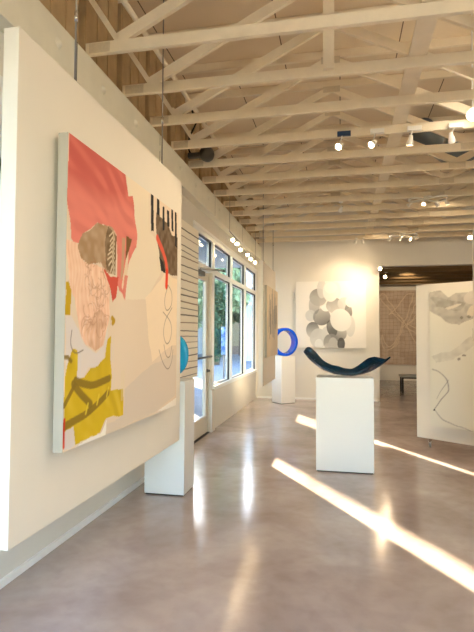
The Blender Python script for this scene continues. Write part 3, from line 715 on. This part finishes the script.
# cable rail with six small spots along the window head
r = thing('window_rail_light', 'thin rail of small lit spots hung along the top of the windows', 'track light', (-1.72, 9.0, 3.1))
rail = [(-1.75, 7.9, 3.17), (-1.72, 8.4, 3.12), (-1.76, 8.9, 3.10), (-1.72, 9.4, 3.09), (-1.75, 9.9, 3.08), (-1.73, 10.3, 3.07)]
MB().tube(rail, .007, 8).build('rail', M['steel'], r)
for x, y, z in (rail[0], rail[-1]):
    MB().tube([(x, y, z), (x, y, 3.90)], .004, 6).build('hanging_rod', M['steel'], r)
for x, y, z in rail[1:] + [(-1.74, 8.15, 3.14)]:
    p = head(r, (x - .01, y, z - .05), (-1.55, y - 1.2, 2.2), 1.0, (x, y, z))
L = spot_lamp((-1.74, 9.0, 2.98), (-1.3, 9.4, 1.5), 14, 110)

# ============================================================ OUTSIDE
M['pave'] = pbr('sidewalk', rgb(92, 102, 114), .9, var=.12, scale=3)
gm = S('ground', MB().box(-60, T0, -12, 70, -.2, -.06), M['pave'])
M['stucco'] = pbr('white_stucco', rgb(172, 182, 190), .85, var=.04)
M['creams'] = pbr('cream_stucco', rgb(196, 182, 150), .8, var=.05)
M['pinks'] = pbr('rose_stucco', rgb(164, 146, 138), .8, var=.05)
M['bark'] = pbr('bark', rgb(120, 106, 92), .9, var=.3, scale=12)
M['leafd'] = pbr('dark_leaf', rgb(44, 78, 50), .7, var=.4, scale=3)
M['leafl'] = pbr('light_leaf', rgb(128, 150, 112), .7, var=.4, scale=3)
# canopy over the walkway with posts
cn = thing('entrance_canopy', 'grey flat canopy over the walkway outside the windows', 'canopy', (-3.0, 8, -.06))
cb = pbr('canopy_grey', rgb(150, 160, 168), .6)
MB().box(-3.4, -2.2, 5.2, 13.5, 3.34, 3.5).build('roof_slab', cb, cn)
MB().box(-3.44, -3.4, 5.2, 13.5, 3.26, 3.52).build('fascia', M['stucco'], cn)
# long building added to block the sun from most of the window wall
nb = thing('sun_blocker_building', 'long pale building added across the walkway to block the sun from the left windows', 'building', (-7, 4, -.06))
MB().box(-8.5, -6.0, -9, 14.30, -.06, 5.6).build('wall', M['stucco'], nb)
for y in (-6, -3, 0, 3, 6, 9, 12): MB().box(-6.0, -5.97, y, y + 1.2, 1.0, 2.6).build('window', M['grey'], nb)
MB().box(-8.6, -5.9, -9.1, 14.30, 5.6, 5.75).build('parapet', M['stucco'], nb)
def leaves(n, boxes, size, mat, name, parent):
    m_ = MB(); per = n // len(boxes)
    for (cx, cy, cz, rx, ry, rz) in boxes:
        for _ in range(per):
            d = Vector(rng.standard_normal(3)).normalized() * (.6 + .4 * rng.random())
            c = Vector((cx + d.x * rx, cy + d.y * ry, cz + d.z * rz)); a = Vector(rng.standard_normal(3)).normalized(); b2 = a.cross(Vector(rng.standard_normal(3))).normalized(); s = size * (.6 + .8 * rng.random())
            m_.add([c - a * s, c + b2 * s * .5, c + a * s, c - b2 * s * .5], [(0, 1, 2, 3)])
    return m_.build(name, mat, parent)
he = thing('sun_blocker_hedge', 'tall green hedge added out of view beyond the long building to shape the sun stripes', 'hedge', (-6.2, 16.9, -.06))  # hedge added as a sun blocker, its ends bound the floor stripes
MB().box(-6.5, -5.95, 15.72, 17.5, -.06, 5.4).build('hedge_body', M['leafd'], he)
leaves(900, [(-6.22, 16.8, 2.8, .42, .85, 2.6)], .07, M['leafd'], 'foliage', he)
fb = thing('ground_shade_building', 'tall pale building added far left outside to shade the paving', 'building', (-11.7, 35, -.06))  # building added to keep direct sun off the ground outside the panes
MB().box(-13.2, -10.9, 31, 39.7, -.06, 9).build('wall', M['stucco'], fb)
MB().box(-13.3, -10.8, 30.9, 39.8, 9, 9.3).build('parapet', M['frame'], fb)
t1 = thing('ivy_tree', 'narrow dark green tree seen through the first window pane', 'tree', (-6.3, 25.5, -.06))
MB().tube([(-6.3, 25.5, -.06), (-6.35, 25.5, 1.4), (-6.3, 25.5, 4)], [.16, .12, .06]).build('trunk', M['bark'], t1)
leaves(3600, [(-6.35, 25.5, 1.7, .42, .6, 1.7), (-6.3, 25.4, 2.8, .6, .8, 1.5)], .12, M['leafd'], 'crown', t1)
t2 = thing('leafy_tree', 'broad light green tree outside beyond the glass door', 'tree', (-7.6, 29, -.06))
MB().tube([(-7.6, 29, -.06), (-7.5, 29, 2.2), (-7.1, 29, 4)], [.2, .16, .1]).build('trunk', M['bark'], t2)
leaves(5000, [(-7.4, 29, 4.4, 2.0, 1.6, 1.5), (-6.2, 28.6, 3.7, 1.1, 1, .9), (-9.0, 29, 3.2, 1.3, 1, 1.6)], .15, M['leafl'], 'crown', t2)
t4 = thing('sky_blocker_tree', 'tallest wide grey green tree added behind the other trees to block the bright sky', 'tree', (-8.4, 33.4, -.06))  # tree added to cut the bright low sky mirrored in the floor
MB().tube([(-8.4, 33.4, -.06), (-8.3, 33.4, 4), (-8.1, 33.4, 8)], [.35, .28, .12]).build('trunk', M['bark'], t4)
leaves(6000, [(-8.2, 33.4, 6.8, 1.9, 1.5, 3.4), (-7.9, 33.4, 9.6, 1.6, 1.3, 2.4)], .26, M['leafl'], 'crown', t4)
t3 = thing('far_tree', 'pale green tree seen through the middle window pane', 'tree', (-7.4, 37.6, -.06))
MB().tube([(-7.4, 37.6, -.06), (-7.4, 37.6, 2.6)], [.18, .12]).build('trunk', M['bark'], t3)
leaves(2600, [(-7.4, 37.6, 4.0, 1.3, 1.2, 1.3), (-8.2, 37.6, 3.3, 1, 1, 1)], .15, M['leafl'], 'crown', t3)
ab = thing('arched_building', 'rose and cream building with an arched front seen through the middle pane', 'building', (-8, 41, -.06))
MB().box(-16, -7.9, 40, 46, -.06, 9).build('wall', M['pinks'], ab)
am = MB(); pts = [(-10.3, .6), (-7.95, .6)] + [(-9.12 + 1.17 * math.cos(t_), 2.2 + 1.3 * math.sin(t_)) for t_ in np.linspace(0, math.pi, 14)]
am.add([(x, 39.9, z) for x, z in pts] + [(x, 39.99, z) for x, z in pts], [tuple(range(len(pts)))] + [(i, (i + 1) % len(pts), (i + 1) % len(pts) + len(pts), i + len(pts)) for i in range(len(pts))])
am.build('arch_front', M['creams'], ab)
wb = thing('white_building', 'plain white building seen through the farthest window pane', 'building', (-4.5, 32, -.06))
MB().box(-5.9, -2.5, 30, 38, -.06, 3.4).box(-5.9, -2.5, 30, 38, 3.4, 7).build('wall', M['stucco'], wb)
MB().box(-6.0, -2.4, 29.9, 30, 3.3, 3.45).build('ledge', M['frame'], wb)
bp_ = pbr('blue_banner', rgb(24, 84, 160), .4, col2=rgb(150, 190, 230), scale=9)
r = thing('blue_sign_panel', 'upright speckled blue panel on a post outside the first window pane', 'sign', (-3.5, 15, -.06))
MB().box(-3.56, -3.40, 14.97, 15.03, .9, 1.74).build('panel', bp_, r, bevel=.01)
MB().tube([(-3.48, 15, -.06), (-3.48, 15, .9)], .02).build('post', M['grey'], r)
MB().lathe([(0, .03), (.12, .02), (.14, 0)], (-3.48, 15, -.06), (0, 0, 1), 20).build('base', M['grey'], r)

# ============================================================ LIGHT, SKY, CAMERA
EL = R(16.8); sd = Vector((.515 * math.cos(EL), -.857 * math.cos(EL), -math.sin(EL)))
L = bpy.data.lights.new('sun', 'SUN'); L.energy = SUN; L.color = (1, .85, .58); L.angle = R(.6)
o = bpy.data.objects.new('sun', L); COL.objects.link(o); o.rotation_euler = sd.to_track_quat('-Z', 'Y').to_euler(); o.location = (-10, 20, 8)
W = bpy.data.worlds.new('world'); SC.world = W; W.use_nodes = True; t = W.node_tree; t.nodes.clear()
wo = t.nodes.new('ShaderNodeOutputWorld'); bg = t.nodes.new('ShaderNodeBackground'); sk = t.nodes.new('ShaderNodeTexSky')
sk.sky_type = 'NISHITA'; sk.sun_disc = False; sk.sun_elevation = EL; sk.sun_rotation = math.atan2(-.515, .857); sk.air_density = 1.0; sk.dust_density = .6
t.links.new(sk.outputs[0], bg.inputs[0]); t.links.new(bg.outputs[0], wo.inputs[0]); bg.inputs[1].default_value = SKY

cd = bpy.data.cameras.new('camera'); cam = bpy.data.objects.new('camera', cd); COL.objects.link(cam); SC.camera = cam
cd.sensor_fit = 'VERTICAL'; cd.sensor_height = 24.0; cd.lens = 505 / 632 * 24.0; cd.clip_start = .05; cd.clip_end = 300
yaw, pitch, roll = R(11.6), R(2.15), R(.3)
fwd = Vector((-math.sin(yaw) * math.cos(pitch), math.cos(yaw) * math.cos(pitch), math.sin(pitch)))
r0 = Vector((math.cos(yaw), math.sin(yaw), 0)); u0 = r0.cross(fwd)
rr = r0 * math.cos(roll) + u0 * math.sin(roll); uu = -r0 * math.sin(roll) + u0 * math.cos(roll)
cam.matrix_world = Matrix(((rr.x, uu.x, -fwd.x, 0), (rr.y, uu.y, -fwd.y, 0), (rr.z, uu.z, -fwd.z, 1.5), (0, 0, 0, 1)))
vs_ = SC.view_settings; vs_.view_transform = 'Standard'; vs_.look = 'None'; vs_.exposure = EXPO; vs_.gamma = 1; vs_.use_curve_mapping = False
cy = SC.cycles; cy.max_bounces = 10; cy.diffuse_bounces = 7; cy.glossy_bounces = 4; cy.transparent_max_bounces = 12; cy.transmission_bounces = 6
cy.sample_clamp_indirect = 6; cy.use_denoising = True
